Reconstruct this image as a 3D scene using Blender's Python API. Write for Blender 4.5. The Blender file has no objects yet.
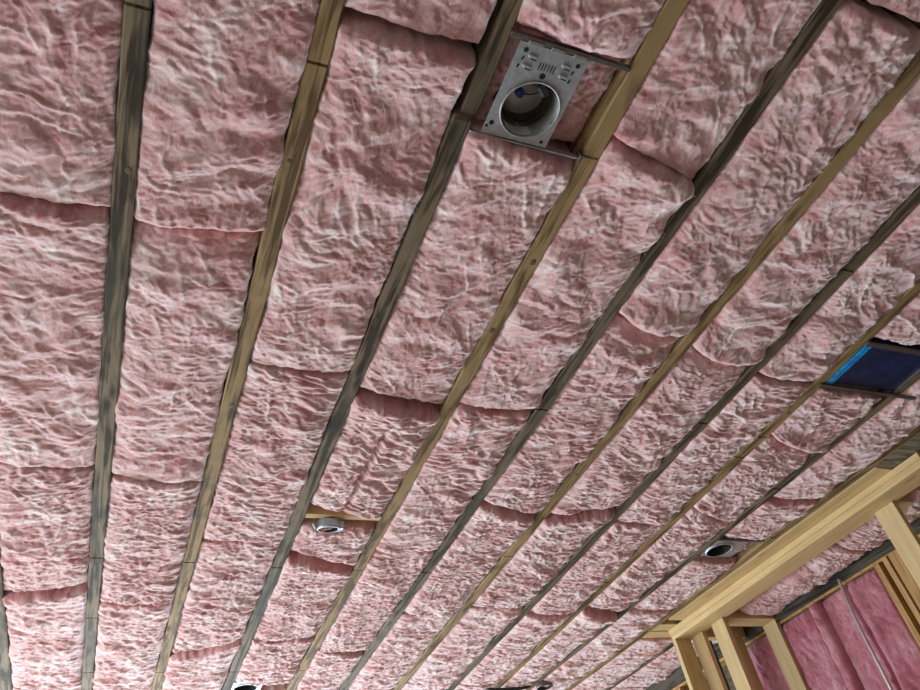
import bpy, bmesh, math, random
import numpy as np
from mathutils import Matrix, Vector

sc = bpy.context.scene
COL = sc.collection
H = 3.105                     # height of the joist undersides above the floor
SKEW = 0.0443                 # the right-hand joists run slightly out of parallel
PITCH = 0.406                 # joist pitch
HW = 0.0285                    # half joist width

# ------------------------------------------------------------------ camera
cam_d = bpy.data.cameras.new('camera')
cam = bpy.data.objects.new('camera', cam_d)
COL.objects.link(cam)
AX = np.array([[0.91940876, 0.12572377, 0.37266751],
               [-0.35681701, 0.66519742, 0.65589177],
               [-0.16543628, -0.73600674, 0.65644871]])      # rows: world axes in camera (right, down, forward)
m = Matrix.Identity(4)
for i in range(3):
    m[i][0] = AX[i, 0]; m[i][1] = -AX[i, 1]; m[i][2] = -AX[i, 2]
m[0][3] = 0.5418; m[1][3] = 0.0; m[2][3] = H - 1.7551
cam.matrix_world = m
cam_d.sensor_fit = 'HORIZONTAL'; cam_d.sensor_width = 36.0
cam_d.lens = 745.0 / 920.0 * 36.0
cam_d.clip_start = 0.02
sc.camera = cam

# ------------------------------------------------------------------ light
sc.view_settings.view_transform = 'Standard'
sc.view_settings.look = 'None'
sc.view_settings.gamma = 1.0
sc.view_settings.use_curve_mapping = False
sc.view_settings.exposure = -0.12

world = bpy.data.worlds.new('sky'); sc.world = world
world.use_nodes = True
bgn = world.node_tree.nodes['Background']
bgn.inputs['Color'].default_value = (0.80, 0.90, 1.0, 1)
bgn.inputs['Strength'].default_value = 1.0


def area(name, loc, rot, sx, sy, power, col):
    l = bpy.data.lights.new(name, 'AREA'); l.shape = 'RECTANGLE'
    l.size = sx; l.size_y = sy; l.energy = power; l.color = col
    o = bpy.data.objects.new(name, l); COL.objects.link(o)
    o.location = loc; o.rotation_euler = rot
    return o

# daylight entering by the wide opening in the far wall and the two windows on the left
area('daylight_far', (0.6, 8.75, 1.35), (math.radians(-90), 0, 0), 5.4, 2.3, 500, (0.72, 0.88, 1.0))
area('daylight_side', (-3.05, 5.1, 1.35), (0, math.radians(-90), 0), 1.9, 3.6, 250, (0.90, 0.96, 1.0))
area('daylight_near', (-3.05, -0.4, 1.35), (0, math.radians(-90), 0), 1.9, 2.0, 14, (1.0, 0.97, 0.93))

# ------------------------------------------------------------------ helpers
rng = np.random.RandomState(7)
random.seed(7)
PERM = np.concatenate([rng.permutation(512)] * 3)
GR = np.stack([np.cos(np.arange(512) * 2.39996), np.sin(np.arange(512) * 2.39996)], 1)


def pn(x, y, seed=0):
    """2-D gradient noise, about -0.7..0.7"""
    xi = np.floor(x).astype(np.int64); yi = np.floor(y).astype(np.int64)
    xf = x - xi; yf = y - yi
    u = xf * xf * xf * (xf * (xf * 6 - 15) + 10); v = yf * yf * yf * (yf * (yf * 6 - 15) + 10)

    def g(ix, iy, dx, dy):
        h = PERM[(PERM[(ix + seed * 37) & 511] + iy) & 511]
        return GR[h, 0] * dx + GR[h, 1] * dy
    a = g(xi, yi, xf, yf); b = g(xi + 1, yi, xf - 1, yf)
    c = g(xi, yi + 1, xf, yf - 1); d = g(xi + 1, yi + 1, xf - 1, yf - 1)
    return (a + u * (b - a)) + v * ((c + u * (d - c)) - (a + u * (b - a)))


def sstep(a, b, x):
    t = np.clip((x - a) / (b - a), 0, 1)
    return t * t * (3 - 2 * t)


def tag(o, label=None, cat=None, group=None, kind=None):
    if label: o['label'] = label
    if cat: o['category'] = cat
    if group: o['group'] = group
    if kind: o['kind'] = kind
    return o


def link(name, me, mat=None, parent=None, smooth=False):
    o = bpy.data.objects.new(name, me); COL.objects.link(o)
    if mat is not None: me.materials.append(mat)
    if parent is not None: o.parent = parent
    if smooth:
        me.polygons.foreach_set('use_smooth', np.ones(len(me.polygons), dtype=bool))
    return o


def empty(name, loc, rz=0.0):
    o = bpy.data.objects.new(name, None); COL.objects.link(o)
    o.location = loc; o.rotation_euler = (0, 0, rz); o.empty_display_size = 0.1
    return o


def mesh_np(name, V, Q, k=4):
    me = bpy.data.meshes.new(name)
    V = np.ascontiguousarray(V, dtype=np.float32); Q = np.ascontiguousarray(Q, dtype=np.int32)
    me.vertices.add(len(V)); me.vertices.foreach_set('co', V.ravel())
    me.loops.add(len(Q) * k); me.loops.foreach_set('vertex_index', Q.ravel())
    me.polygons.add(len(Q))
    me.polygons.foreach_set('loop_start', np.arange(0, len(Q) * k, k, dtype=np.int32))
    me.polygons.foreach_set('loop_total', np.full(len(Q), k, dtype=np.int32))
    me.update(calc_edges=True)
    return me


def grid_quads(nv, nu, flip=False):
    i = np.arange(nv - 1)[:, None]; j = np.arange(nu - 1)[None, :]
    a = i * nu + j
    q = np.stack([a, a + 1, a + nu + 1, a + nu], -1).reshape(-1, 4)
    return q[:, ::-1] if flip else q


def box_bm(bm, x0, x1, y0, y1, z0, z1, bev=0.0):
    r = bmesh.ops.create_cube(bm, size=1.0)
    vs = r['verts']
    for v in vs:
        v.co = Vector(((x0 + x1) / 2 + v.co.x * (x1 - x0), (y0 + y1) / 2 + v.co.y * (y1 - y0), (z0 + z1) / 2 + v.co.z * (z1 - z0)))
    if bev > 0:
        es = list({e for v in vs for e in v.link_edges})
        bmesh.ops.bevel(bm, geom=es, offset=bev, segments=1, affect='EDGES')


def box(name, x0, x1, y0, y1, z0, z1, mat, parent=None, bev=0.002):
    bm = bmesh.new(); box_bm(bm, x0, x1, y0, y1, z0, z1, bev)
    me = bpy.data.meshes.new(name); bm.to_mesh(me); bm.free()
    return link(name, me, mat, parent)


def tube_mesh(name, pts, r, seg=10, cap=True):
    pts = np.array(pts, float); n = len(pts)
    rr = np.full(n, r) if np.isscalar(r) else np.array(r)
    V = []
    for i in range(n):
        t = pts[min(i + 1, n - 1)] - pts[max(i - 1, 0)]; t /= np.linalg.norm(t)
        a = np.cross(t, (0.3, 0.2, 0.93)) if abs(t[2]) < 0.9 else np.cross(t, (1, 0, 0))
        a /= np.linalg.norm(a); b = np.cross(t, a)
        for s in range(seg):
            th = 2 * math.pi * s / seg
            V.append(pts[i] + rr[i] * (a * math.cos(th) + b * math.sin(th)))
    Q = [[i * seg + s, i * seg + (s + 1) % seg, (i + 1) * seg + (s + 1) % seg, (i + 1) * seg + s] for i in range(n - 1) for s in range(seg)]
    me = bpy.data.meshes.new(name)
    F = [tuple(q) for q in Q]
    if cap: F += [tuple(range(seg))[::-1], tuple(range((n - 1) * seg, n * seg))]
    me.from_pydata([tuple(v) for v in V], [], F); me.update()
    return me


def lathe_mesh(name, prof, seg=40):
    """prof: list of (radius, z) turned round Z"""
    V = []; F = []
    for r, z in prof:
        for s in range(seg):
            th = 2 * math.pi * s / seg
            V.append((r * math.cos(th), r * math.sin(th), z))
    for i in range(len(prof) - 1):
        for s in range(seg):
            F.append((i * seg + s, i * seg + (s + 1) % seg, (i + 1) * seg + (s + 1) % seg, (i + 1) * seg + s))
    me = bpy.data.meshes.new(name); me.from_pydata(V, [], F); me.update()
    return me


def plate_hole_mesh(name, x0, x1, y0, y1, cx, cy, r, z0, z1, seg=64):
    """flat sheet with a round hole, with thickness"""
    V = []; F = []
    for z in (z0, z1):
        for s in range(seg):
            th = 2 * math.pi * s / seg
            c, q = math.cos(th), math.sin(th)
            V.append((cx + r * c, cy + r * q, z))
        for s in range(seg):
            th = 2 * math.pi * s / seg
            c, q = math.cos(th), math.sin(th)
            k = 1e9
            if c > 1e-6: k = min(k, (x1 - cx) / c)
            if c < -1e-6: k = min(k, (x0 - cx) / c)
            if q > 1e-6: k = min(k, (y1 - cy) / q)
            if q < -1e-6: k = min(k, (y0 - cy) / q)
            V.append((cx + k * c, cy + k * q, z))
    # push the samples nearest each corner onto the corner
    for off in (seg, 3 * seg):
        for X in (x0, x1):
            for Y in (y0, y1):
                j = min(range(seg), key=lambda s: (V[off + s][0] - X) ** 2 + (V[off + s][1] - Y) ** 2)
                V[off + j] = (X, Y, V[off + j][2])
    for s in range(seg):
        t = (s + 1) % seg
        F.append((s, seg + s, seg + t, t)[::-1])
        F.append((2 * seg + s, 3 * seg + s, 3 * seg + t, 2 * seg + t))
        F.append((seg + s, 3 * seg + s, 3 * seg + t, seg + t)[::-1])
        F.append((s, 2 * seg + s, 2 * seg + t, t))
    me = bpy.data.meshes.new(name); me.from_pydata(V, [], F); me.update()
    return me

# ------------------------------------------------------------------ materials
def new_mat(name):
    mt = bpy.data.materials.new(name); mt.use_nodes = True
    nt = mt.node_tree
    return mt, nt, nt.nodes, nt.links, nt.nodes['Principled BSDF']


def simple(name, col, rough=0.6, metal=0.0, var=0.12, scale=40, bump=0.0, spec=None):
    mt, nt, N, L, P = new_mat(name)
    tc = N.new('ShaderNodeTexCoord'); nz = N.new('ShaderNodeTexNoise')
    nz.inputs['Scale'].default_value = scale; nz.inputs['Detail'].default_value = 5
    L.new(tc.outputs['Object'], nz.inputs['Vector'])
    cr = N.new('ShaderNodeValToRGB')
    cr.color_ramp.elements[0].position = 0.3; cr.color_ramp.elements[1].position = 0.7
    cr.color_ramp.elements[0].color = (*[c * (1 - var) for c in col], 1)
    cr.color_ramp.elements[1].color = (*[min(1, c * (1 + var)) for c in col], 1)
    L.new(nz.outputs['Fac'], cr.inputs['Fac']); L.new(cr.outputs['Color'], P.inputs['Base Color'])
    P.inputs['Roughness'].default_value = rough; P.inputs['Metallic'].default_value = metal
    if spec is not None: P.inputs['Specular IOR Level'].default_value = spec
    if bump:
        b = N.new('ShaderNodeBump'); b.inputs['Strength'].default_value = bump; b.inputs['Distance'].default_value = 0.003
        L.new(nz.outputs['Fac'], b.inputs['Height']); L.new(b.outputs['Normal'], P.inputs['Normal'])
    return mt


def wood(name, light, dark, axis=1, stain=None, stain_amt=0.0, knots=0.5, seed=0.0, rough=0.75, contrast=2.6):
    """sawn lumber: grain streaks along one object axis, knots, weather stains"""
    mt, nt, N, L, P = new_mat(name)
    tc = N.new('ShaderNodeTexCoord')

    def mapped(sc3):
        mp = N.new('ShaderNodeMapping')
        mp.inputs['Scale'].default_value = sc3
        mp.inputs['Location'].default_value = (seed * 1.7, seed * 3.1, seed * 0.9)
        L.new(tc.outputs['Object'], mp.inputs['Vector'])
        return mp.outputs['Vector']

    def noise(sc3, detail, dist=0.0):
        nz = N.new('ShaderNodeTexNoise'); nz.inputs['Scale'].default_value = 1.0
        nz.inputs['Detail'].default_value = detail; nz.inputs['Distortion'].default_value = dist
        L.new(mapped(sc3), nz.inputs['Vector'])
        return nz.outputs['Fac']
    s = [70.0, 70.0, 70.0]; s[axis] = 2.2
    grain = noise(tuple(s), 6, 0.6)
    s2 = [22.0, 22.0, 22.0]; s2[axis] = 3.0
    broad = noise(tuple(s2), 3, 0.8)
    mx = N.new('ShaderNodeMath'); mx.operation = 'MULTIPLY_ADD'
    L.new(broad, mx.inputs[0]); mx.inputs[1].default_value = 0.55
    ml = N.new('ShaderNodeMath'); ml.operation = 'MULTIPLY'; ml.inputs[1].default_value = 0.5
    L.new(grain, ml.inputs[0]); L.new(ml.outputs[0], mx.inputs[2])
    cr = N.new('ShaderNodeValToRGB')
    cr.color_ramp.elements[0].position = 0.5 - 0.17 / contrast; cr.color_ramp.elements[0].color = (*dark, 1)
    cr.color_ramp.elements[1].position = 0.5 + 0.17 / contrast; cr.color_ramp.elements[1].color = (*light, 1)
    L.new(mx.outputs[0], cr.inputs['Fac'])
    col = cr.outputs['Color']

    def blend(fac, c, prev):
        mi = N.new('ShaderNodeMix'); mi.data_type = 'RGBA'
        L.new(fac, mi.inputs[0]); L.new(prev, mi.inputs[6]); mi.inputs[7].default_value = (*c, 1)
        return mi.outputs[2]
    if stain and stain_amt > 0:
        s3 = [9.0, 9.0, 9.0]; s3[axis] = 1.6
        st = noise(tuple(s3), 5, 1.2)
        r2 = N.new('ShaderNodeValToRGB')
        r2.color_ramp.elements[0].position = 0.62 - 0.25 * stain_amt; r2.color_ramp.elements[0].color = (0, 0, 0, 1)
        r2.color_ramp.elements[1].position = 0.78 - 0.2 * stain_amt; r2.color_ramp.elements[1].color = (0.85, 0.85, 0.85, 1)
        L.new(st, r2.inputs['Fac'])
        col = blend(r2.outputs['Color'], stain, col)
    if knots > 0:
        vo = N.new('ShaderNodeTexVoronoi'); vo.inputs['Scale'].default_value = 1.0
        s4 = [9.0, 9.0, 9.0]; s4[axis] = 2.6
        L.new(mapped(tuple(s4)), vo.inputs['Vector'])
        r3 = N.new('ShaderNodeValToRGB')
        r3.color_ramp.elements[0].position = 0.05; r3.color_ramp.elements[0].color = (knots, knots, knots, 1)
        r3.color_ramp.elements[1].position = 0.16; r3.color_ramp.elements[1].color = (0, 0, 0, 1)
        L.new(vo.outputs['Distance'], r3.inputs['Fac'])
        col = blend(r3.outputs['Color'], tuple(c * 0.45 for c in dark), col)
    L.new(col, P.inputs['Base Color'])
    P.inputs['Roughness'].default_value = rough
    P.inputs['Specular IOR Level'].default_value = 0.25
    b = N.new('ShaderNodeBump'); b.inputs['Strength'].default_value = 0.5; b.inputs['Distance'].default_value = 0.002
    L.new(mx.outputs[0], b.inputs['Height']); L.new(b.outputs['Normal'], P.inputs['Normal'])
    return mt


def fibre_mat(name, deep, mid, pale, fine=1.0, sheen=1.0):
    mt, nt, N, L, P = new_mat(name)
    at = N.new('ShaderNodeAttribute'); at.attribute_name = 'tone'
    tc = N.new('ShaderNodeTexCoord')
    wv = N.new('ShaderNodeTexNoise'); wv.inputs['Scale'].default_value = 14; wv.inputs['Detail'].default_value = 2
    L.new(tc.outputs['Object'], wv.inputs['Vector'])
    vm = N.new('ShaderNodeVectorMath'); vm.operation = 'MULTIPLY_ADD'
    L.new(wv.outputs['Color'], vm.inputs[0]); vm.inputs[1].default_value = (0.11, 0.11, 0.02)
    L.new(tc.outputs['Object'], vm.inputs[2])
    hs = []
    for i, (sx, sy, rz) in enumerate(((130, 16, 0.5), (20, 140, 0.15), (120, 18, -0.9))):
        mp = N.new('ShaderNodeMapping'); mp.inputs['Rotation'].default_value = (0, 0, rz)
        mp.inputs['Scale'].default_value = (sx, sy, 60)
        L.new(vm.outputs[0], mp.inputs['Vector'])
        nz = N.new('ShaderNodeTexNoise'); nz.inputs['Scale'].default_value = 1.0; nz.inputs['Detail'].default_value = 3
        nz.inputs['Roughness'].default_value = 0.6
        L.new(mp.outputs[0], nz.inputs['Vector']); hs.append(nz.outputs['Fac'])
    a1 = N.new('ShaderNodeMath'); a1.operation = 'MAXIMUM'; L.new(hs[0], a1.inputs[0]); L.new(hs[1], a1.inputs[1])
    a2 = N.new('ShaderNodeMath'); a2.operation = 'MAXIMUM'; L.new(a1.outputs[0], a2.inputs[0]); L.new(hs[2], a2.inputs[1])
    fac = N.new('ShaderNodeMath'); fac.operation = 'MULTIPLY_ADD'
    L.new(a2.outputs[0], fac.inputs[0]); fac.inputs[1].default_value = 1.3 * fine
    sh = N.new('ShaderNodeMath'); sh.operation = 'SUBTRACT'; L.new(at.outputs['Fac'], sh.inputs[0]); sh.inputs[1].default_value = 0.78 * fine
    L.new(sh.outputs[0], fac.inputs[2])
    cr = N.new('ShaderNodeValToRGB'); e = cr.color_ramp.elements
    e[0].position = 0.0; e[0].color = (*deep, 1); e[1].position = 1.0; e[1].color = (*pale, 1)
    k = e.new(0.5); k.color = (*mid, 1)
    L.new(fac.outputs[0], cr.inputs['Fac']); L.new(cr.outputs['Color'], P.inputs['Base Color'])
    P.inputs['Subsurface Weight'].default_value = 0.45; P.inputs['Subsurface Scale'].default_value = 0.012; P.inputs['Subsurface Radius'].default_value = (1.0, 0.45, 0.45)
    P.inputs['Roughness'].default_value = 0.9; P.inputs['Specular IOR Level'].default_value = 0.1
    P.inputs['Sheen Weight'].default_value = sheen; P.inputs['Sheen Roughness'].default_value = 0.45; P.inputs['Sheen Tint'].default_value = (1.0, 0.96, 0.95, 1)
    b = N.new('ShaderNodeBump'); b.inputs['Strength'].default_value = 0.8; b.inputs['Distance'].default_value = 0.0048
    L.new(a2.outputs[0], b.inputs['Height']); L.new(b.outputs['Normal'], P.inputs['Normal'])
    return mt


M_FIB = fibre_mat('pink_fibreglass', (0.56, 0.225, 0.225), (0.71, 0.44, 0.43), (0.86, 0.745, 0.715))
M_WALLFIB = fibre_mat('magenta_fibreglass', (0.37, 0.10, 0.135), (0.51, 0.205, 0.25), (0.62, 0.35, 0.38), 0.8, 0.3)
M_WISP = simple('pale_fibres', (0.84, 0.68, 0.66), 0.9, 0, 0.06, 20)

TAN = ((0.34, 0.23, 0.105), (0.12, 0.07, 0.028))
GREY = ((0.23, 0.175, 0.105), (0.045, 0.031, 0.017))
DARK = ((0.165, 0.125, 0.075), (0.05, 0.036, 0.020))
GREEN = (0.066, 0.062, 0.044)
NEWW = ((0.69, 0.50, 0.255), (0.53, 0.36, 0.165))
JW = {0: (GREY, 0.5), 1: (GREY, 0.55), 2: (TAN, 0.25), 3: (((0.20, 0.15, 0.09), (0.045, 0.03, 0.016)), 0.6), 4: (TAN, 0.15),
      5: (((0.20, 0.155, 0.10), (0.045, 0.032, 0.018)), 0.5), 6: (TAN, 0.25), 7: (DARK, 0.4), 8: (TAN, 0.3), 9: (GREY, 0.4), 10: (TAN, 0.3), 11: (GREY, 0.4)}
M_NEW = wood('new_pine', *NEWW, axis=1, knots=0.6, seed=3.0, contrast=1.1)
M_NEWX = wood('new_pine_cross', *NEWW, axis=0, knots=0.6, seed=5.0, contrast=1.1)
M_NEWZ = wood('new_pine_upright', (0.66, 0.50, 0.27), (0.52, 0.37, 0.18), axis=2, knots=0.5, seed=8.0, contrast=1.1)
M_WSTUD = wood('orange_pine_upright', (0.50, 0.30, 0.12), (0.33, 0.18, 0.07), axis=2, knots=0.5, seed=9.0)
M_OLD = wood('old_dark_timber', (0.09, 0.075, 0.055), (0.022, 0.019, 0.015), axis=1, knots=0.3, seed=6.0)
M_DECK = wood('old_deck_boards', (0.12, 0.09, 0.06), (0.05, 0.035, 0.025), axis=0, knots=0.2, seed=2.0)
M_ZINC = simple('galvanised_steel', (0.44, 0.48, 0.51), 0.5, 0.75, 0.15, 60)
M_ZINC_IN = simple('dull_steel_inside', (0.36, 0.35, 0.32), 0.45, 0.8, 0.2, 30)
M_BLACK = simple('black_plastic', (0.012, 0.012, 0.013), 0.45)
M_HOLE = simple('punched_dark', (0.01, 0.01, 0.01), 0.9)
M_BAR = simple('dark_steel_bar', (0.16, 0.14, 0.125), 0.5, 0.7)
M_BLUEDARK = simple('dark_blue_film', (0.010, 0.020, 0.085), 0.3, 0.0, 0.5, 14, 1.0, 0.6)
M_BLUE = simple('bright_blue_tape', (0.0, 0.27, 0.95), 0.4, 0.0, 0.6, 70)
M_BLUECAP = simple('blue_connector', (0.01, 0.04, 0.28), 0.35)
M_CONC = simple('bare_floor', (0.46, 0.37, 0.30), 0.85, 0, 0.15, 3)
M_WALL = simple('bare_wall_board', (0.30, 0.26, 0.22), 0.9, 0, 0.12, 2)
M_ARM = simple('armoured_cable', (0.55, 0.53, 0.50), 0.35, 0.8)
M_RED = simple('red_wire', (0.5, 0.02, 0.02), 0.5)

# sticker: pale paper with fine grey rows
mt, nt, N, L, P = new_mat('sticker_paper')
tc = N.new('ShaderNodeTexCoord'); wv = N.new('ShaderNodeTexWave'); wv.bands_direction = 'Z'
wv.inputs['Scale'].default_value = 55; wv.inputs['Distortion'].default_value = 2; wv.inputs['Detail Scale'].default_value = 30
L.new(tc.outputs['Object'], wv.inputs['Vector'])
cr = N.new('ShaderNodeValToRGB'); cr.color_ramp.elements[0].position = 0.25; cr.color_ramp.elements[1].position = 0.5
cr.color_ramp.elements[0].color = (0.45, 0.45, 0.45, 1); cr.color_ramp.elements[1].color = (0.85, 0.85, 0.82, 1)
L.new(wv.outputs['Fac'], cr.inputs['Fac']); L.new(cr.outputs['Color'], P.inputs['Base Color'])
M_STICK = mt

# ------------------------------------------------------------------ room shell
X0, X1, Y0, Y1 = -3.2, 5.3, -3.0, 9.0
tag(box('floor', X0 - 0.15, X1 + 0.15, Y0 - 0.15, Y1 + 0.15, -0.12, 0.0, M_CONC, bev=0), 'bare brown grey floor under the framed room', None, None, 'structure')
tag(box('ceiling', X0 - 0.15, X1 + 0.15, Y0 - 0.15, Y1 + 0.15, H + 0.215, H + 0.26, M_DECK, bev=0), 'dark subfloor deck above the ceiling joists', None, None, 'structure')


def wall_with_holes(name, axis, pos, a0, a1, holes, label, t=0.12):
    """wall of boxes round its openings; axis 0: wall at x=pos running along y"""
    bm = bmesh.new()
    cuts = sorted(holes); a = a0
    top = H + 0.2

    def bx(p0, p1, z0, z1):
        if p1 - p0 < 1e-4: return
        if axis == 0: box_bm(bm, pos - t, pos, p0, p1, z0, z1)
        else: box_bm(bm, p0, p1, pos, pos + t, z0, z1)
    for (p0, p1, z0, z1) in cuts:
        bx(a, p0, 0.0, top); bx(p0, p1, 0.0, z0) if z0 > 0.01 else None; bx(p0, p1, z1, top); a = p1
    bx(a, a1, 0.0, top)
    me = bpy.data.meshes.new(name); bm.to_mesh(me); bm.free()
    return tag(link(name, me, M_WALL), label, None, None, 'structure')


wall_with_holes('wall_left', 0, X0, Y0, Y1, [(-1.4, 0.6, 0.4, 2.3), (3.3, 6.9, 0.4, 2.3)], 'left wall with two tall window openings')
wall_with_holes('wall_far', 1, Y1, X0, X1, [(-2.1, 3.3, 0.2, 2.5)], 'far wall with one wide daylight opening')
wall_with_holes('wall_near', 1, Y0 - 0.12, X0, X1, [], 'plain wall behind the viewer')

# ------------------------------------------------------------------ joists
def jx(k, y):
    """centre line of joist k at distance y"""
    c = {0: (0.0, 0.0), 1: (0.404, 0.0011), 2: (0.815, -0.0029), 3: (1.217, 0.0015), 4: (1.622, 0.005), 5: (2.033, -0.0031),
         6: (2.431, -0.0013), 7: (2.832, 0.005), 8: (3.208, 0.0075), 9: (3.765, -0.0400), 10: (4.188, -SKEW), 11: (4.594, -SKEW), -1: (-0.406, 0)}[k]
    return c[0] + c[1] * y


KERF = {0: [3.4], 1: [0.84, 3.40, 4.03, 4.76], 2: [0.86, 3.43, 4.80], 3: [3.47, 4.83], 4: [0.92, 3.48, 4.85], 5: [2.06, 3.5], 6: [3.3],
        7: [1.1, 2.04], 8: [2.09, 2.26, 3.6], 9: [2.5], 10: [3.0], 11: []}
KNOTS = {1: [(.008, 1.28, .010)], 2: [(.006, 2.22, .013), (-.008, 1.15, .007)], 4: [(.004, 1.33, .012), (-.004, 1.66, .013), (.006, 2.12, .008)], 6: [(-.004, 2.5, .010)], 8: [(.004, 1.9, .010)]}
M_KNOT = simple('brown_knot', (0.11, 0.055, 0.025), 0.7, 0, 0.4, 120)
JLAB = {0: 'grey weathered joist just showing at the lower left edge of the photo',
        1: 'grey green weathered joist, nearly upright, second from the left',
        2: 'tan joist with round knots, third joist from the left',
        3: 'dark weathered joist with a lapped joint beside the steel lamp plate',
        4: 'tan yellow joist to the right of the steel lamp plate',
        5: 'dark grey joist, sixth from the left, reaching the top edge',
        6: 'tan joist, seventh from the left, between two dark joists',
        7: 'dark brown joist, eighth from the left, two bays left of the blue box',
        8: 'tan joist running along the left side of the blue box',
        9: 'thin grey joist on the right side of the blue box',
        10: 'rough tan joist directly left of the new pine partition',
        11: 'grey joist beyond the pine partition, rightmost at the bottom'}


def joist(k, ya=-0.7, yb=8.2):
    ys = list(np.arange(ya, yb, 0.04))
    ker = KERF.get(k, [])
    ys = [y for y in ys if all(abs(y - q) > 0.012 for q in ker)]
    flags = {}
    for q in ker:
        for d, f in ((-0.0045, 0), (-0.0025, 1), (0.0025, 1), (0.0045, 0)):
            ys.append(q + d); flags[q + d] = f
    lap = 0.895 if k == 3 else None
    if lap:
        ys = [y for y in ys if abs(y - lap) > 0.015] + [lap - 0.004, lap + 0.004, lap + 0.014]
    ys = np.array(sorted(ys)); n = len(ys)
    cx = jx(k, ys)
    w = HW + 0.0025 * pn(ys * 2.3, np.full(n, k * 3.3), 1) + 0.0015 * pn(ys * 9, np.full(n, k * 1.3), 2)
    zb = 0.004 * pn(ys * 1.1, np.full(n, k * 7.7 + .5), 3) + 0.002 * pn(ys * 14, np.full(n, k * 2.1 + .5), 4)
    sl = 0.003 * pn(ys * 5, np.full(n, k * 4.4 + .5), 5); sr = 0.003 * pn(ys * 5, np.full(n, k * 5.4 + .5), 6)
    for i, y in enumerate(ys):
        if flags.get(y): zb[i] += 0.005; w[i] -= 0.0015
        if lap:
            if y < lap: zb[i] += 0.010; cx[i] += 0.012; w[i] -= 0.005
            elif y < lap + 0.012: zb[i] += 0.004; w[i] -= 0.003
    b = 0.004; T = 0.20
    P = np.zeros((n, 6, 3))
    P[:, :, 1] = ys[:, None]
    P[:, 0, 0] = cx - w - sl; P[:, 0, 2] = H + T
    P[:, 1, 0] = cx - w - sl; P[:, 1, 2] = H + zb + b
    P[:, 2, 0] = cx - w - sl + b; P[:, 2, 2] = H + zb
    P[:, 3, 0] = cx + w + sr - b; P[:, 3, 2] = H + zb
    P[:, 4, 0] = cx + w + sr; P[:, 4, 2] = H + zb + b
    P[:, 5, 0] = cx + w + sr; P[:, 5, 2] = H + T
    q = []
    for i in range(n - 1):
        for s in range(6):
            t = (s + 1) % 6
            q.append((i * 6 + s, (i + 1) * 6 + s, (i + 1) * 6 + t, i * 6 + t))
    c0 = np.array([jx(k, 2.0), 2.0, H])
    V = P.reshape(-1, 3) - c0
    me = bpy.data.meshes.new('ceiling_joist')
    me.from_pydata([tuple(v) for v in V], [], q + [tuple(range(6)), tuple(range((n - 1) * 6, n * 6))[::-1]]); me.update()
    (pal, st) = JW[k]
    mtl = wood('joist_wood', *pal, axis=1, stain=GREEN if k in (0, 1, 3, 5, 9) else (0.06, 0.045, 0.03), stain_amt=st, knots=0.9, seed=10.0 + 2.37 * k, contrast=3.2)
    o = link('ceiling_joist', me, mtl); o.location = c0
    for (dx_, y, rr) in KNOTS.get(k, []):
        zc = H + float(np.interp(y, ys, zb))
        kn = link('knot', lathe_mesh('knot', [(rr, .0012), (rr * .8, -.0004), (rr * .45, -.0010), (.0003, -.0006)], 14), M_KNOT, o, True)
        kn.location = (jx(k, y) + dx_ - c0[0], y - 2.0, zc - H); kn.scale = (1, 1.35, 1)
    return tag(o, JLAB[k], 'joist', 'ceiling joists')


for k in range(0, 12): joist(k)

# ------------------------------------------------------------------ insulation
def wisps(grid, n_long, n_edge, seed, pr, origin, width):
    """loose pale fibres lying on the batt and fuzz at its long edges; thin three-sided strands"""
    r = np.random.RandomState(seed)
    nv, nu, _ = grid.shape
    xs = grid[:, :, 0]; V = []; F = []
    ylo, yhi = grid[3:-3, :, 1].min(), grid[3:-3, :, 1].max()

    def zat(u, v):
        i = int(np.clip(v * (nv - 1), 3, nv - 4)); j = int(np.clip((u * .5 + .5) * (nu - 1), 3, nu - 4))
        return grid[i, j]

    def strand(pts, w):
        b = len(V); m_ = len(pts)
        for i, p in enumerate(pts):
            t = pts[min(i + 1, m_ - 1)] - pts[max(i - 1, 0)]
            l = math.hypot(t[0], t[1]) + 1e-9; nx, ny = -t[1] / l, t[0] / l
            ww = w * (1 - abs(2 * i / (m_ - 1) - 1) ** 3 * 0.85)
            V.append((p[0] + nx * ww, p[1] + ny * ww, p[2])); V.append((p[0] - nx * ww, p[1] - ny * ww, p[2])); V.append((p[0], p[1], p[2] - ww))
        for i in range(m_ - 1):
            a = b + i * 3
            for s in range(3):
                t = (s + 1) % 3
                F.append((a + s, a + t, a + 3 + t, a + 3 + s))
    L_ = yhi - ylo
    for _ in range(n_long):
        u, v = r.uniform(-.85, .85), r.uniform(.05, .95)
        th = r.normal(1.1, 0.9); cur = r.normal(0, 14.0); ln = r.uniform(.03, .12)
        m_ = 7; ds = ln / (m_ - 1); pts = []
        lift = r.uniform(.000, .003)
        for i in range(m_):
            g = zat(u, v); pts.append(np.array([g[0], g[1], g[2] - lift - .002 * math.sin(math.pi * i / (m_ - 1))]))
            u += math.cos(th) * ds / .173; v += math.sin(th) * ds / L_; th += cur * ds
        if all(abs(p[2] - pts[0][2]) < .03 for p in pts): strand(pts, width * r.uniform(.5, 1.2))
    for _ in range(n_edge):
        sgn = r.choice([-1, 1]); v = r.uniform(.02, .98)
        g = zat(sgn * r.uniform(.88, .97), v)
        th = r.normal(0, .8); ln = r.uniform(.004, .015)
        d = np.array([sgn * math.cos(th), math.sin(th), r.uniform(-.35, .25)]) * ln
        pts = [g + d * t + np.array([0, 0, -.004 * t * t]) for t in (-.3, .2, .6, 1.0)]
        strand(pts, width * r.uniform(.4, .9))
    if not V: return None
    me = mesh_np('fibre_wisps', np.array(V) - origin, np.array(F))
    o = link('fibre_wisps', me, M_WISP, pr)
    o['kind'] = 'stuff'
    return o


BATTS = []


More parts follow.
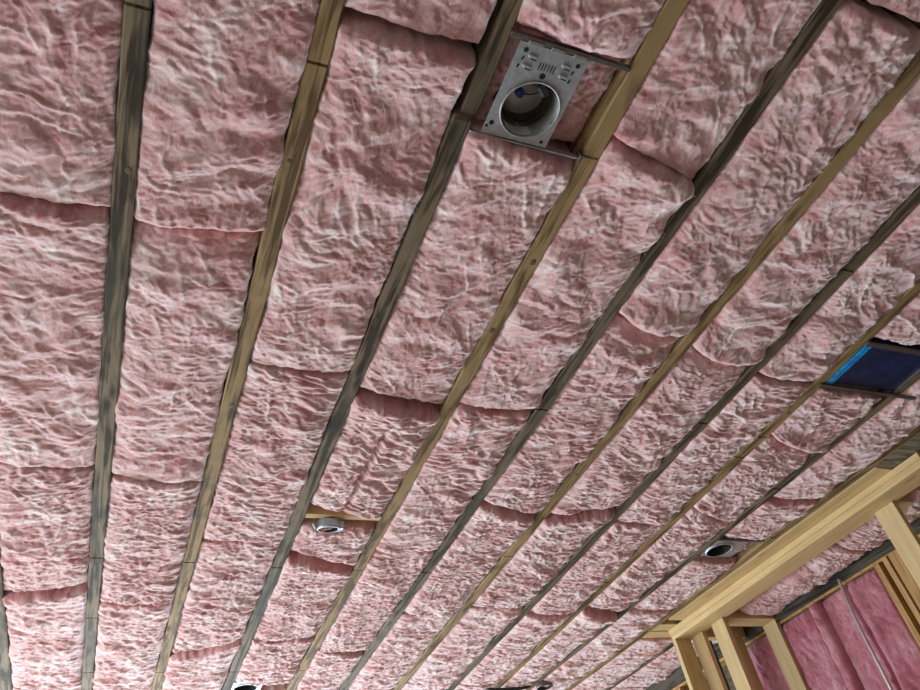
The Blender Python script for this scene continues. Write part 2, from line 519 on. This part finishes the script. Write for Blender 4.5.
def batt(xl, xr, y0, y1, label, seed, tilt0=0.0, tilt1=0.0, d0=0.0, d1=0.0, sag=0.018, zoff=0.0, rough=1.0, step=None,
         pinch=None, group='pink ceiling batts', fuzz=True, crease=None, top=0.13, s0=None, s1=None, hollow=None, bow0=0.0, bow1=0.0):
    """one fibreglass batt hanging between two joists.
    d0/d1: how far the near/far end hangs below the rest; tilt: skew of the end cuts; pinch: list of (u, v, r, depth) dents"""
    ym = (y0 + y1) / 2
    if s0 is None: s0 = 0.8 if abs(d0) > .011 else 0.12
    if s1 is None: s1 = 0.8 if abs(d1) > .011 else 0.12
    if step is None: step = 0.0042 if y0 < 1.2 else (0.0048 if y0 < 2.4 else (0.0060 if y0 < 3.7 else 0.0078))
    wid = float(xr(ym) - xl(ym)); Ln = y1 - y0
    nu = max(16, int(wid / step)); nv = max(16, int(Ln / step))
    u = np.linspace(-1, 1, nu); v = np.linspace(0, 1, nv)
    U, Vv = np.meshgrid(u, v)
    Yb = y0 + Vv * Ln + np.where(True, tilt0 * U * (1 - Vv) + tilt1 * U * Vv, 0) * 0.5
    XL, XR = xl(Yb), xr(Yb)
    hwid = (XR - XL) / 2; X = (XL + XR) / 2 + U * hwid
    Y = Yb.copy()
    r = np.random.RandomState(seed + 100); ox, oy = r.uniform(0, 90, 2)
    ang = r.uniform(-0.8, 0.6) if y0 < 1.5 else r.uniform(-0.35, 0.3)
    an = 0.72 if y0 < 1.5 else 1.0
    fq = 1.0 if y0 < 1.5 else (1.2 if y0 < 2.6 else 1.4)
    am = 0.62 if y0 < 1.5 else (0.8 if y0 < 2.6 else 1.0)
    px = X + ox; py = Y + oy
    wx = px + 0.07 * pn(px * 4, py * 4, 11) + 0.014 * pn(px * 17, py * 17, 12)
    wy = py + 0.07 * pn(px * 4 + 40, py * 4, 13) + 0.014 * pn(px * 17 + 40, py * 17, 14)
    ca, sa = math.cos(ang), math.sin(ang)
    a = wx * ca + wy * sa; b = -wx * sa + wy * ca
    low = pn(px * 3.1, py * 3.1, 15)
    f1 = np.abs(pn(a * 5.5, b * 10 * an, 16)); f2 = am * np.abs(pn(a * 12.5 * fq, b * 24 * an * fq, 17)); f3 = am * np.abs(pn(a * 27 * fq, b * 52 * an * fq, 18)); f4 = np.abs(pn(a * 55, b * 90 * an, 43))
    calm = 1 - 0.75 * np.abs(U) ** 9
    big = 0.45 + 1.1 * sstep(-0.3, 0.4, pn(px * 3.7 + 21, py * 3.7, 61))
    patch = sstep(-0.25, 0.35, pn(px * 2.6 + 9, py * 2.6, 19))
    # bundles of combed fibres: fine streaks in a few directions, each in its own patches
    stk = np.zeros_like(X); rib = np.zeros_like(X)
    for i, th in enumerate((0.15, 0.95, -0.7, 1.5)):
        th += r.uniform(-.3, .3); c2, s2 = math.cos(th), math.sin(th)
        aa = wx * c2 + wy * s2; bb = -wx * s2 + wy * c2
        mk = sstep(0.0, 0.3, pn(aa * 4.5 + 7, bb * 6.5, 25 + i)) if i else 0.6
        stk = stk + mk * (0.7 * pn(aa * 6, bb * 48, 20 + i) + 0.6 * pn(aa * 13, bb * 95, 44 + i))
        nz = pn(aa * 2.4, bb * 10, 50 + i)
        rib = np.maximum(rib, np.exp(-(nz / 0.05) ** 2) * sstep(0.08, 0.35, pn(aa * 5 + 3, bb * 5, 55 + i)))
    Hh = rough * (0.015 * low + 0.030 * f1 * big + calm * (0.027 * f2 * (0.45 + 0.75 * patch) + 0.014 * f3 * (1.3 - 0.7 * patch)) + 0.006 * f4
                  + 0.0035 * stk + 0.005 * rib)
    edge = np.abs(U)
    dv0 = Vv * Ln; dv1 = (1 - Vv) * Ln
    endf = np.minimum(dv0, dv1)
    prof = sag * (1 - edge ** 4) - 0.003
    e_rise = 0.018 * sstep(0.93, 1.0, edge) ** 2 * (0.6 + 0.8 * sstep(-.3, .3, pn(py * 6, np.sign(U) * 3 + 5.5 + ox, 30)))
    n_rise = s0 * (0.05 * np.exp(-dv0 / 0.008) + 0.010 * np.exp(-dv0 / 0.03)) + s1 * (0.05 * np.exp(-dv1 / 0.010) + 0.016 * np.exp(-dv1 / 0.025))
    hang = d0 * np.exp(-(dv0 / 0.10) ** 2) + 0.6 * d1 * np.exp(-(dv1 / 0.055) ** 2)
    Z = H + zoff - prof - Hh + e_rise + n_rise - hang + 0.012
    if pinch:
        for (pu, pv, pr, dep) in pinch:
            dd = ((X - ((XL + XR) / 2 + pu * hwid)) ** 2 + (Yb - (y0 + pv * Ln)) ** 2) / pr ** 2
            Z = Z + dep * np.exp(-dd)
    if crease:
        for (cu0, cv0, cu1, cv1, cw, dep) in crease:
            sx = (U - cu0) * hwid; sy = (Vv - cv0) * Ln
            ex, ey = (cu1 - cu0) * wid / 2, (cv1 - cv0) * Ln
            l2 = ex * ex + ey * ey
            t = np.clip((sx * ex + sy * ey) / l2, 0, 1)
            dd = np.hypot(sx - t * ex + 0.012 * pn(py * 9, px * 9, 31), sy - t * ey + 0.012 * pn(py * 9 + 5, px * 9, 32))
            Z = Z + dep * np.exp(-(dd / cw) ** 2) * np.clip(1.15 - np.abs(2 * t - 1), 0.1, 1)
    if hollow:
        hd = np.hypot(X - hollow[0], Yb - hollow[1])
        Z = np.where(hd < hollow[2], np.maximum(Z, H + hollow[3]), Z)
    # lumps lean over their creases; ragged long edges and ends
    Y = Y - rough * calm * (0.35 * 0.030 * f1 + 0.5 * 0.025 * f2 + 0.6 * 0.014 * f3)
    Y = Y + bow1 * (1 - U ** 2) * np.exp(-(dv1 / 0.12)) - bow0 * (1 - U ** 2) * np.exp(-(dv0 / 0.12))
    X = X + np.sign(U) * edge ** 10 * (0.004 + 0.016 * pn(py * 4.2, np.sign(U) * 7 + ox, 33) + 0.010 * pn(py * 16, np.sign(U) * 7 + ox, 34))
    Y = Y + np.exp(-dv0 / 0.05) * (0.016 * pn(px * 6, py * 0 + oy, 35) + .006 * pn(px * 25, py * 0 + oy, 36)) + np.exp(-dv1 / 0.05) * (0.016 * pn(px * 6 + 30, py * 0 + oy, 37) + .006 * pn(px * 25, py * 0 + oy, 38))
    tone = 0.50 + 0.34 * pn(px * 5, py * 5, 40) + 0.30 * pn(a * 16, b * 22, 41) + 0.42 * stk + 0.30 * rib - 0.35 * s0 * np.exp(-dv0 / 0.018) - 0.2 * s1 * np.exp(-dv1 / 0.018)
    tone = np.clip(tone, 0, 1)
    G = np.stack([X, Y, Z], -1)
    # add the upright sides and ends as an outer ring
    ring = np.pad(G, ((1, 1), (1, 1), (0, 0)), mode='edge')
    rt = np.pad(tone, 1, mode='edge')
    msk = np.zeros(ring.shape[:2], bool); msk[0] = msk[-1] = True; msk[:, 0] = msk[:, -1] = True
    ring[..., 2][msk] = H + zoff + top
    YY = ring[..., 1][:, 1]
    lim_l = xl(ring[..., 1]) ; lim_r = xr(ring[..., 1])
    ring[..., 0][msk] = np.clip(ring[..., 0][msk], lim_l[msk] + 0.002, lim_r[msk] - 0.002)
    org = np.array([float(xl(ym) + xr(ym)) / 2, ym, H + zoff])
    NV, NU = ring.shape[:2]
    me = mesh_np('insulation_batt', ring.reshape(-1, 3) - org, grid_quads(NV, NU, flip=True))
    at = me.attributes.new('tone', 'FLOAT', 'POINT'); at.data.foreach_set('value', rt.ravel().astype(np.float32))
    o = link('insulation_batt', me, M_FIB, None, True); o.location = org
    tag(o, label, 'insulation', group)
    if fuzz:
        near = max(0.0, 1.0 - max(0.0, ym - 0.5) / 5.0)
        wisps(G, int(Ln * (40 + 110 * near)), int(Ln * (40 + 70 * near)), seed, o, org, 0.00045 + 0.0004 * (1 - near))
    BATTS.append(o)
    return o


def bayl(k): return lambda y: jx(k, y) + HW
def bayr(k): return lambda y: jx(k + 1, y) - HW


BAYN = ['first', 'second', 'third', 'fourth', 'fifth', 'sixth', 'seventh', 'eighth', 'ninth', 'tenth', 'eleventh', 'twelfth']
ORDT = ['topmost', 'second from top', 'third from top', 'fourth from top', 'fifth from top', 'sixth from top', 'seventh from top', 'eighth from top']
# per bay: (y0, y1, options)
BAY = {
    0: [(0.10, 1.425, dict(d1=.004, tilt1=-.01)), (1.440, 2.685, dict(d0=.014)), (2.700, 3.700, dict(tilt1=-.1)), (3.745, 4.95, dict(d0=.030, tilt0=-.1)), (4.96, 6.3, {})],
    1: [(0.10, 1.435, dict(d1=.036, tilt1=-.04, sag=.026)), (1.442, 2.735, dict(d0=-.016, tilt0=-.04)), (2.745, 3.855, {}), (3.865, 5.08, dict(d0=.006)), (5.09, 6.3, {})],
    2: [(-0.48, 0.715, dict(d1=.006, sag=.010)), (0.735, 1.975, dict(d0=.020, sag=.022)), (1.985, 3.205, dict(d0=.005)),
        (3.215, 4.42, dict(tilt0=-.08, tilt1=-.18)), (4.47, 5.67, dict(d0=.02, tilt0=-.18)), (5.68, 6.4, {})],
    3: [(-0.55, 0.645, dict(d1=.012, sag=.022)), (0.655, 0.925, dict(zoff=.055, rough=1.5, top=.08, hollow=(1.390, .828, .094, .135))), (0.940, 2.095, dict(d0=.016, s1=.5, tilt0=.04, tilt1=.05)),
        (2.125, 2.93, dict(d0=.030, tilt0=.06, tilt1=.10, rough=1.1, crease=[(0.0, 0.12, -0.1, 1.0, .012, .045), (.1, .62, .9, .72, .02, .03)], d1=.004)),
        (3.05, 3.36, dict(tilt1=.13, rough=1.0, s0=.6)), (3.425, 4.345, dict(d0=.022, tilt0=.13)), (4.36, 5.02, dict(rough=1.4, d0=.01)), (5.20, 6.3, {})],
    4: [(-0.33, 0.875, dict(d1=.006, tilt1=.08, sag=.018)), (0.885, 2.08, dict(d0=.022, tilt0=.08, sag=.022)), (2.09, 3.275, dict(d0=.012)), (3.285, 4.56, {}), (4.58, 5.8, dict(d0=.01, tilt0=.1)), (5.81, 6.4, {})],
    5: [(-0.6, 0.305, dict(d1=.0)), (0.325, 1.51, dict(s0=.5, d1=.046, tilt1=.04, sag=.028, bow1=.035)), (1.520, 2.82, dict(tilt0=.04, bow0=-.035, tilt1=.1, d0=-.022)), (2.855, 4.03, dict(d0=.018, tilt0=.1)), (4.04, 5.26, {}), (5.27, 6.4, {})],
    6: [(0.0, 1.60, dict(d1=.058, tilt1=.03, sag=.026, bow1=.05)), (1.61, 2.80, dict(tilt0=.03, bow0=-.05, tilt1=-.1, d0=-.025)), (2.845, 3.94, dict(d0=.028, tilt0=-.1)), (3.95, 5.17, {}), (5.18, 6.4, {})],
    7: [(0.2, 1.685, dict(d1=.034, bow1=.015)), (1.70, 2.90, dict(d0=.01, bow0=-.015)), (2.92, 4.01, {}), (4.05, 5.25, dict(d0=.012)), (5.26, 6.4, {})],
    8: [(0.1, 1.385, dict(d1=.0, rough=1.2)), (1.725, 2.11, dict(d1=.055, tilt1=.09, rough=1.1, bow1=.03)), (2.12, 2.78, dict(tilt0=.09, bow0=-.03, d0=-.02, d1=.036, tilt1=.12, bow1=.03)),
        (2.79, 3.955, dict(tilt1=.06, tilt0=.12, bow0=-.03)), (4.03, 5.25, dict(d0=.042, tilt0=.08)), (5.26, 6.4, {})],
    9: [(0.4, 1.39, {}), (1.40, 2.57, dict(d1=.0, tilt1=-.04)), (2.61, 3.02, dict(d0=.012, tilt0=-.04)), (3.03, 3.30, dict(zoff=.045, rough=1.4, top=.08, hollow=(3.752, 3.155, .094, .11))), (3.31, 3.98, dict(d0=.004)), (4.0, 5.2, dict(d0=.012)), (5.21, 6.4, {})],
    10: [(0.9, 1.82, {}), (4.50, 5.6, {}), (5.61, 6.4, {})],
}
LAB = {
    (0, 0): 'large pink batt filling the top left corner of the ceiling',
    (0, 1): 'pink batt at the left edge with a raised lip along its upper end',
    (0, 3): 'pink batt at lower left below a dark red gaping seam',
    (1, 0): 'pink batt with a bulging rounded lower end, between the two leftmost long joists',
    (2, 0): 'short darker pink batt end at the top edge, left of the lamp plate',
    (2, 1): 'long fluffy pink batt directly left of the steel lamp plate, its upper edge rounded',
    (3, 0): 'pink batt at the top edge ending just above the steel lamp plate',
    (3, 1): 'crumpled pink insulation scrap tucked up behind the steel lamp plate',
    (3, 2): 'pink batt starting just below the steel lamp plate',
    (3, 3): 'torn pink batt with a long slit, ending above the small round lamp',
    (3, 4): 'short pink batt piece directly below the small round lamp and its block',
    (3, 5): 'pink batt below the dark triangular tear, in the lamp plate bay',
    (3, 6): 'crumpled pink batt just above the lamp at the bottom left edge',
    (4, 0): 'large pink batt at the top edge, right of the tan joist beside the lamp plate',
    (4, 1): 'pink batt with a puffy folded upper corner, right of the lamp plate bay',
    (5, 0): 'pink batt end in the top right corner above a dark gap',
    (5, 1): 'long flat pink batt under the dark gap at the top right corner',
    (6, 0): 'pink batt near the right edge whose lower end hangs in a thick curved lip',
    (8, 0): 'pink batt at the right edge directly above the blue box',
    (8, 1): 'short puffy pink batt directly below the blue box with a drooping lower lip',
    (8, 2): 'pink batt piece below the short puffy batt under the blue box',
    (8, 4): 'pale batt below the wide deep red gap near the bottom right',
    (9, 1): 'pink batt at the right edge between the blue box and the pine partition',
    (9, 2): 'short pink batt just above the round silver lamp by the partition',
    (9, 3): 'pink tuft of insulation tucked behind the round silver lamp by the partition',
    (9, 4): 'pink batt just below the round silver lamp by the partition',
    (10, 0): 'pink batt scrap at the right edge above the near end of the partition',
    (10, 1): 'pink batt left of the partition corner post, beyond the two short blocks',
}
sd = 1
for k, lst in BAY.items():
    for i, (y0, y1, opt) in enumerate(lst):
        lab = LAB.get((k, i), 'pink fibreglass batt, %s in the %s ceiling bay from the left' % (ORDT[i], BAYN[k]))
        batt(bayl(k), bayr(k), y0, y1, lab, sd, **opt); sd += 1
# bay beyond the partition: thick sagging batts against the right-hand wall
WL = lambda y: 5.015 - SKEW * y          # inner face of the right-hand wall
for i, (y0, y1, lab, opt) in enumerate([
        (1.75, 3.00, 'thick sagging pink batt behind the near half of the partition header', dict(sag=.075, d1=.03)),
        (3.02, 3.93, 'thick sagging pink batt behind the far half of the partition header', dict(sag=.085, d0=-.01, d1=.02)),
        (4.40, 5.5, 'pink batt at the bottom right, seen left of the partition corner post', {}),
        (5.51, 6.4, 'pink batt in the far right corner of the ceiling, lowest in its bay', {})]):
    batt(lambda y: jx(11, y) + HW, lambda y: WL(y) - 0.01, y0, y1, lab, 200 + i, **opt)
for i, (y0, y1) in enumerate([(0.3, 1.5), (1.52, 2.7), (2.72, 3.9), (3.92, 5.1), (5.12, 6.3)]):
    batt(bayl(-1), bayr(-1), y0, y1, 'pink batt left of the leftmost joist, beyond the edge of the photo', 230 + i, step=.008, fuzz=False, group='pink batts beyond the left edge')

# ------------------------------------------------------------------ partition of new pine
TH = math.atan(SKEW)
PY = 2.08
pt = empty('partition_frame', (4.265, PY, H), TH)
tag(pt, 'new yellow pine partition frame with double top plate and flat studs at right', 'wall frame')
LB = 2.26
FL = -H + 0.0
box('top_plate', 0.0, .18, 0.0, LB, -.0375, -.001, M_NEW, pt)
box('top_plate', 0.003, .182, -.004, LB - .004, -.076, -.0385, M_NEW, pt)
box('stud', .142, .18, .345, .475, FL, -.0765, M_NEWZ, pt)
box('stud', .142, .18, 1.86, 1.985, FL, -.0765, M_NEWZ, pt)
box('stud', .0, .140, LB - .042, LB - .004, FL, -.0765, M_NEWZ, pt)
box('stud', .142, .18, LB - .17, LB - .05, FL, -.0765, M_NEWZ, pt)
box('cross_plate', .1835, .69, 1.87, 2.01, -.0375, -.001, M_NEWX, pt)
box('cross_plate', .1835, .688, 1.872, 2.008, -.076, -.0385, M_NEWX, pt)
box('stud', .645, .683, 1.875, 2.005, FL, -.0765, M_NEWZ, pt)
box('cross_plate', .1835, .66, 2.19, 2.257, -.0375, -.001, M_NEWX, pt)
box('cross_plate', .1835, .66, 2.19, 2.257, -.076, -.0385, M_NEWX, pt)
box('stud', .50, .62, 2.20, 2.24, FL, -.0765, M_NEWZ, pt)
box('cross_plate', .1835, .62, .335, .475, -.0375, -.001, M_NEWX, pt)
box('cross_plate', .1835, .62, .335, .475, -.076, -.0385, M_NEWX, pt)

nb = empty('nailer_board', (4.265, PY, H), TH)
box('board', -.118, .05, .17, 2.09, .0005, .019, M_NEW, nb)
tag(nb, 'thin pine nailer board lying on the partition plate beside the rough joist', 'board')
M_OLD2 = wood('old_grey_timber', (0.26, 0.225, 0.165), (0.09, 0.075, 0.055), axis=0, knots=0.3, seed=4.0)
o = box('old_blocking', 4.126, 4.46, 1.76, 2.246, H + .004, H + .05, M_OLD2); tag(o, 'grey rough old block above the near end of the partition', 'block')
for y0, lab in ((4.235, 'short pine block between joists at the partition corner, nearer of two'), (4.36, 'short pine block between joists at the partition corner, farther of two')):
    bo = box('blocking', jx(10, 4.3) + HW + .002, jx(11, 4.3) - HW - .002, y0, y0 + .11, H + .002, H + .045, M_NEWX)
    tag(bo, lab, 'block', 'pine blocks at the partition corner')
bo = box('blocking', jx(3, 3) + HW + .001, jx(4, 3) - HW - .001, 2.955, 2.993, H + .004, H + .09, M_NEWX)
tag(bo, 'pine block between joists behind the small round lamp', 'block')
pp = link('vent_pipe', tube_mesh('vent_pipe', [(4.56, 4.40, 0.0), (4.56, 4.40, 1.2), (4.56, 4.40, 2.4), (4.56, 4.40, H - .05)], .0125, 14), M_BLACK)
tag(pp, 'thin black upright pipe seen between the partition studs', 'pipe')

# ------------------------------------------------------------------ right-hand wall
wr = empty('wall_right', (5.015, 0.0, 0.0), TH); tag(wr, 'right outer wall with old dark plate and orange studs', None, None, 'structure')
box('sheathing', .15, .17, -2.8, 8.7, 0, H + .2, M_DECK, wr, bev=0)
box('top_plate', -.008, .14, -2.8, 8.7, H - .10, H + .02, M_OLD, wr, bev=.012)
box('lower_plate', .012, .14, -2.8, 8.7, H - .118, H - .1005, M_WSTUD, wr)
STY = [0.3, 0.71, 1.12, 1.53, 1.94, 2.35, 2.70, 3.06, 4.0, 4.55, 5.2, 5.8]
for y in STY:
    box('stud', .012, .14, y, y + .04, 0, H - .119, M_WSTUD, wr)
box('stud', -.03, .10, 2.962, 3.0, 0, H - .12, M_WSTUD, wr)
box('stud', -.03, .010, 2.86, 2.95, 0, H - .12, M_WSTUD, wr)


def wall_batt(y0, y1, z0, z1, label, seed, bulge=.02, xo=.03, step=.007, fold=None):
    ly = np.linspace(y0, y1, int((y1 - y0) / step)); lz = np.linspace(z0, z1, int((z1 - z0) / step))
    Yg, Zg = np.meshgrid(ly, lz)
    e = np.abs((Yg - (y0 + y1) / 2) / ((y1 - y0) / 2))
    et = np.minimum(Zg - z0, z1 - Zg)
    f = .014 * pn(Yg * 4 + seed, Zg * 3, 50) + .022 * np.abs(pn(Yg * 14 + seed, Zg * 10, 51)) + .012 * np.abs(pn(Yg * 36 + seed, Zg * 26, 52))
    Xg = xo - bulge * (1 - e ** 4) - f + .04 * np.exp(-et / .015) + .03 * sstep(.93, 1, e)
    if fold is not None:
        d = (Yg - (fold + .02 * pn(Zg * 3, Zg * 0 + seed, 53)))
        Xg += .035 * np.exp(-(d / .010) ** 2) - .022 * np.exp(-((d + .05) / .035) ** 2)
    tone = np.clip(.5 + .5 * pn(Yg * 6 + seed, Zg * 5, 54) + .35 * pn(Yg * 22 + seed, Zg * 18, 55), 0, 1)
    G = np.pad(np.stack([Xg, Yg, Zg], -1), ((1, 1), (1, 1), (0, 0)), mode='edge'); tn = np.pad(tone, 1, mode='edge')
    mk = np.zeros(tn.shape, bool); mk[0] = mk[-1] = True; mk[:, 0] = mk[:, -1] = True
    G[..., 0][mk] = .13
    c, s = math.cos(TH), math.sin(TH)
    W = np.stack([5.015 + c * G[..., 0] - s * G[..., 1], s * G[..., 0] + c * G[..., 1], G[..., 2]], -1)
    org = W.reshape(-1, 3).mean(0)
    me = mesh_np('wall_batt', W.reshape(-1, 3) - org, grid_quads(*tn.shape))
    at = me.attributes.new('tone', 'FLOAT', 'POINT'); at.data.foreach_set('value', tn.ravel().astype(np.float32))
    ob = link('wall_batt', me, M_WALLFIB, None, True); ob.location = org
    return tag(ob, label, 'insulation', 'pink wall batts')


zt = H - .121
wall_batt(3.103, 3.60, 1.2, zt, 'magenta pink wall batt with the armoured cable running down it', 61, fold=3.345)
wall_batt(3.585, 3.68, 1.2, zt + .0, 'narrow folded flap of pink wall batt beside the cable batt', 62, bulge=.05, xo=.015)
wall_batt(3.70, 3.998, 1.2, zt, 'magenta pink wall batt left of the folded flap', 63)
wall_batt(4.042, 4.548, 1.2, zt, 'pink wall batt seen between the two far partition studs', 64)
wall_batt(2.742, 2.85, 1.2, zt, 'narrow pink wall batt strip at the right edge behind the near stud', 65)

cp = []
n = 220
for i in range(n):
    t = i / (n - 1)
    yy = 3.335 + .055 * t + .025 * t * t + .006 * math.sin(t * 9); z = zt + .03 - 1.25 * t
    xw = 5.015 - SKEW * yy - .036 - .012 * math.sin(t * 5)
    cp.append((xw, yy, z))
rad = [.0090 + (.0018 if i % 2 else 0) for i in range(n)]
cb = link('armoured_cable', tube_mesh('armoured_cable', cp, rad, 10), M_ARM, None, True)
tag(cb, 'ribbed silver cable hanging down the pink wall batt', 'cable')

# ------------------------------------------------------------------ recessed lamps
def place(o, x, y, z, rz=0.0):
    o.location = (x, y, z); o.rotation_euler = (0, 0, rz); return o


# the large plate lamp
cx, cy = 1.383, 0.828
rl = empty('recessed_lamp', (cx, cy, H - .004))
tag(rl, 'galvanised steel plate with a round open recessed lamp can near the top', 'lamp')
px0, px1, py0, py1 = -.106, .094, -.172, .098
pl_ = link('mounting_plate', plate_hole_mesh('mounting_plate', px0, px1, py0, py1, 0, 0, .0815, 0, .0016, 72), M_ZINC, rl)
cb_ = link('can_body', lathe_mesh('can_body', [(.0815, -.0035), (.0845, -.002), (.084, .002), (.0805, .004), (.080, .075), (.076, .082), (.074, .105), (.055, .118), (.0005, .120)], 56), M_ZINC_IN, rl, True)
link('can_rim', lathe_mesh('can_rim', [(.0800, .0), (.0800, -.004), (.0840, -.004), (.0840, .0)], 56), M_ZINC, rl, True)
# inner cap, curved arm, connector, cable and sticker
link('inner_cap', lathe_mesh('inner_cap', [(.060, .062), (.060, .056), (.058, .054), (.0005, .054)], 40), M_ZINC_IN, rl, True).location = (-.014, -.014, .0)
arc = [(.066 * math.cos(t), .066 * math.sin(t), .052) for t in np.linspace(math.radians(20), math.radians(165), 24)]
link('curved_arm', tube_mesh('curved_arm', arc, .0035, 8), M_BLACK, rl)
link('blue_connector', lathe_mesh('blue_connector', [(.0005, .040), (.0115, .040), (.0125, .042), (.0125, .054)], 24), M_BLUECAP, rl, True).location = (-.028, -.018, 0)
bm = bmesh.new(); box_bm(bm, -.019, .019, -.010, .010, -.012, .012, .005)
me = bpy.data.meshes.new('cable_clamp'); bm.to_mesh(me); bm.free()
cl = link('cable_clamp', me, M_BLACK, rl); place(cl, .022, -.052, .028, .7)
wr_pts = [(.022, -.050, .03), (.014, -.032, .040), (.004, -.022, .046), (-.012, -.018, .047), (-.026, -.018, .046)]
link('lead_wire', tube_mesh('lead_wire', wr_pts, .0022, 8), M_BLACK, rl)
SV = []; SF = []
for i in range(9):
    th = math.radians(62 + i * 7.5)
    for z in (.006, .046): SV.append((.0785 * math.cos(th), .0785 * math.sin(th), z))
for i in range(8): SF.append((2 * i, 2 * i + 1, 2 * i + 3, 2 * i + 2))
me = bpy.data.meshes.new('sticker'); me.from_pydata(SV, [], SF); me.update()
so = link('sticker', me, M_STICK, rl); sm = so.modifiers.new('thickness', 'SOLIDIFY'); sm.thickness = .0008
for (hx, hy, hr) in ((-.082, -.152, .0065), (.070, -.150, .0065), (-.010, -.098, .0085), (-.088, .062, .007), (-.098, .074, .0045), (.074, .082, .005), (.080, .020, .004)):
    link('punched_hole', lathe_mesh('punched_hole', [(.0003, -.0006), (hr, -.0006), (hr, .0004)], 18), M_HOLE, pl_).location = (hx, hy, 0)


def slot(x, y, l, w, rz, mat, nm, zz=-.0022):
    bm_ = bmesh.new(); box_bm(bm_, -l / 2, l / 2, -w / 2, w / 2, zz, .0, min(w * .35, .0016))
    me_ = bpy.data.meshes.new(nm); bm_.to_mesh(me_); bm_.free()
    so_ = link(nm, me_, mat, pl_); so_.location = (x, y, 0); so_.rotation_euler = (0, 0, rz)
for (x, y) in ((-.058, -.140), (-.062, -.112), (.040, -.140), (.044, -.112)):
    slot(x, y, .026, .009, .1, M_ZINC, 'embossed_tab', -.004)
    slot(x + .004, y + .006, .018, .004, .1, M_HOLE, 'tab_slot', -.0042)
for i in range(6): slot(-.030 + i * .0085, -.122, .0022, .022, 0, M_HOLE, 'stamped_line', -.0006)
for (x, y) in ((-.082, -.130), (-.086, -.108), (.064, -.128), (.066, -.104)): slot(x, y, .004, .012, .3, M_HOLE, 'stamped_line', -.0006)
for q in (py1 - .0015, py0): box('folded_edge', px0, px1, q, q + .0015, .0, .022, M_ZINC, rl, 0)
xa, xb = jx(3, cy) + HW - cx, jx(4, cy) - HW - cx
box('hanger_bar', xa, xb, py0 - .014, py0 - .002, -.002, .020, M_BAR, rl, .001)
box('hanger_bar', xa, xb, py1 + .002, py1 + .008, -.001, .018, M_ZINC, rl, .001)
for x in (-.085, -.02, .045): box('bar_clip', x, x + .042, py0 - .006, py0 + .004, -.004, .0, M_ZINC_IN, rl, .001)
box('bar_foot', xb - .012, xb - .001, py1 - .012, py1 + .014, -.010, .022, M_BAR, rl, .001)


def small_lamp(x, y, r, label, plate=None, depth=.09, lift=0.0, mat_in=None, tiltx=0.0, rim=None):
    e = empty('recessed_lamp', (x, y, H + lift)); tag(e, label, 'lamp')
    e.rotation_euler = (tiltx, 0, 0)
    link('can_body', lathe_mesh('can_body', [(r * .96, -.004), (r * .95, .004), (r * .93, depth * .7), (r * .7, depth), (.0005, depth)], 40), mat_in or M_BLACK, e, True)
    link('can_rim', lathe_mesh('can_rim', [(r * .96, .0), (r * .96, -.006), (r * 1.06, -.005), (r * 1.08, .004), (r * 1.03, depth * .6)], 40), rim or M_ZINC, e, True)
    if plate:
        link('mounting_plate', plate_hole_mesh('mounting_plate', plate[0], plate[1], plate[2], plate[3], 0, 0, r * 1.03, .001, .003, 48), M_ZINC, e)
    return e


e = small_lamp(3.752, 3.155, .078, 'round silver recessed lamp with dark inside beside the partition header', (-.082, .15, -.10, .085), lift=-.004)
box('hanger_bar', -.085, .26, -.115, -.104, .0, .015, M_BAR, e, .001); box('hanger_bar', -.085, .22, .088, .098, .0, .015, M_BAR, e, .001)
link('inner_lens', lathe_mesh('inner_lens', [(.0005, .030), (.034, .030), (.036, .034), (.036, .06)], 28), M_ZINC_IN, e, True).location = (-.025, .012, 0)
e = small_lamp(1.372, 3.030, .050, 'small round silver lamp beside a pine block in a gap', None, .06, -.024, tiltx=.25)
link('clip', tube_mesh('clip', [(-.075, -.01, .02), (-.062, .0, .0), (-.05, .01, .008)], .006, 8), M_ZINC, e)
box('side_box', .044, .066, -.022, .016, -.002, .034, M_ZINC, e, .002)
e = small_lamp(1.335, 5.10, .075, 'recessed lamp with pale square plate cut off by the bottom edge', (-.085, .10, -.095, .10), lift=-.006)
e = small_lamp(3.62 - .0, 5.30, .06, 'dark round lamp can at the bottom edge right of centre', None, lift=-.03, rim=M_BAR)
cbp = [(3.12, 5.32, H - .012), (3.2, 5.30, H - .03), (3.3, 5.31, H - .028), (3.42, 5.30, H - .03), (3.5, 5.31, H - .012)]
tag(link('black_cable', tube_mesh('black_cable', cbp, .012, 10), M_BLACK, None, True), 'black cable running across the joists at the bottom edge', 'cable')

# ------------------------------------------------------------------ blue covered box
bx0, bx1 = jx(8, 1.55) + HW + .004, jx(9, 1.55) - HW - .002
bb = empty('blue_box', ((bx0 + bx1) / 2, 1.555, H)); tag(bb, 'shallow dark blue box with bright blue tape edge between joists at right', 'box')
w2 = (bx1 - bx0) / 2
box('body', -w2 + .012, w2 - .002, -.125, .122, .004, .075, M_BLUEDARK, bb, .004)
box('tape_edge', -w2 + .0, -w2 + .034, -.123, .120, -.004, .003, M_BLUE, bb, .001)
box('hanger_bar', -w2 - .03, w2 + .30, .126, .145, -.010, -.001, M_BAR, bb, .001)
box('hanger_bar', -w2 - .02, w2 + .12, -.150, -.127, -.012, -.001, M_BAR, bb, .001)
box('frame_side', w2 - .002, w2 + .0015, -.13, .126, -.004, .07, M_BAR, bb, 0)

print('meshes', len(bpy.data.meshes), 'verts', sum(len(o.data.vertices) for o in bpy.data.objects if o.type == 'MESH'))
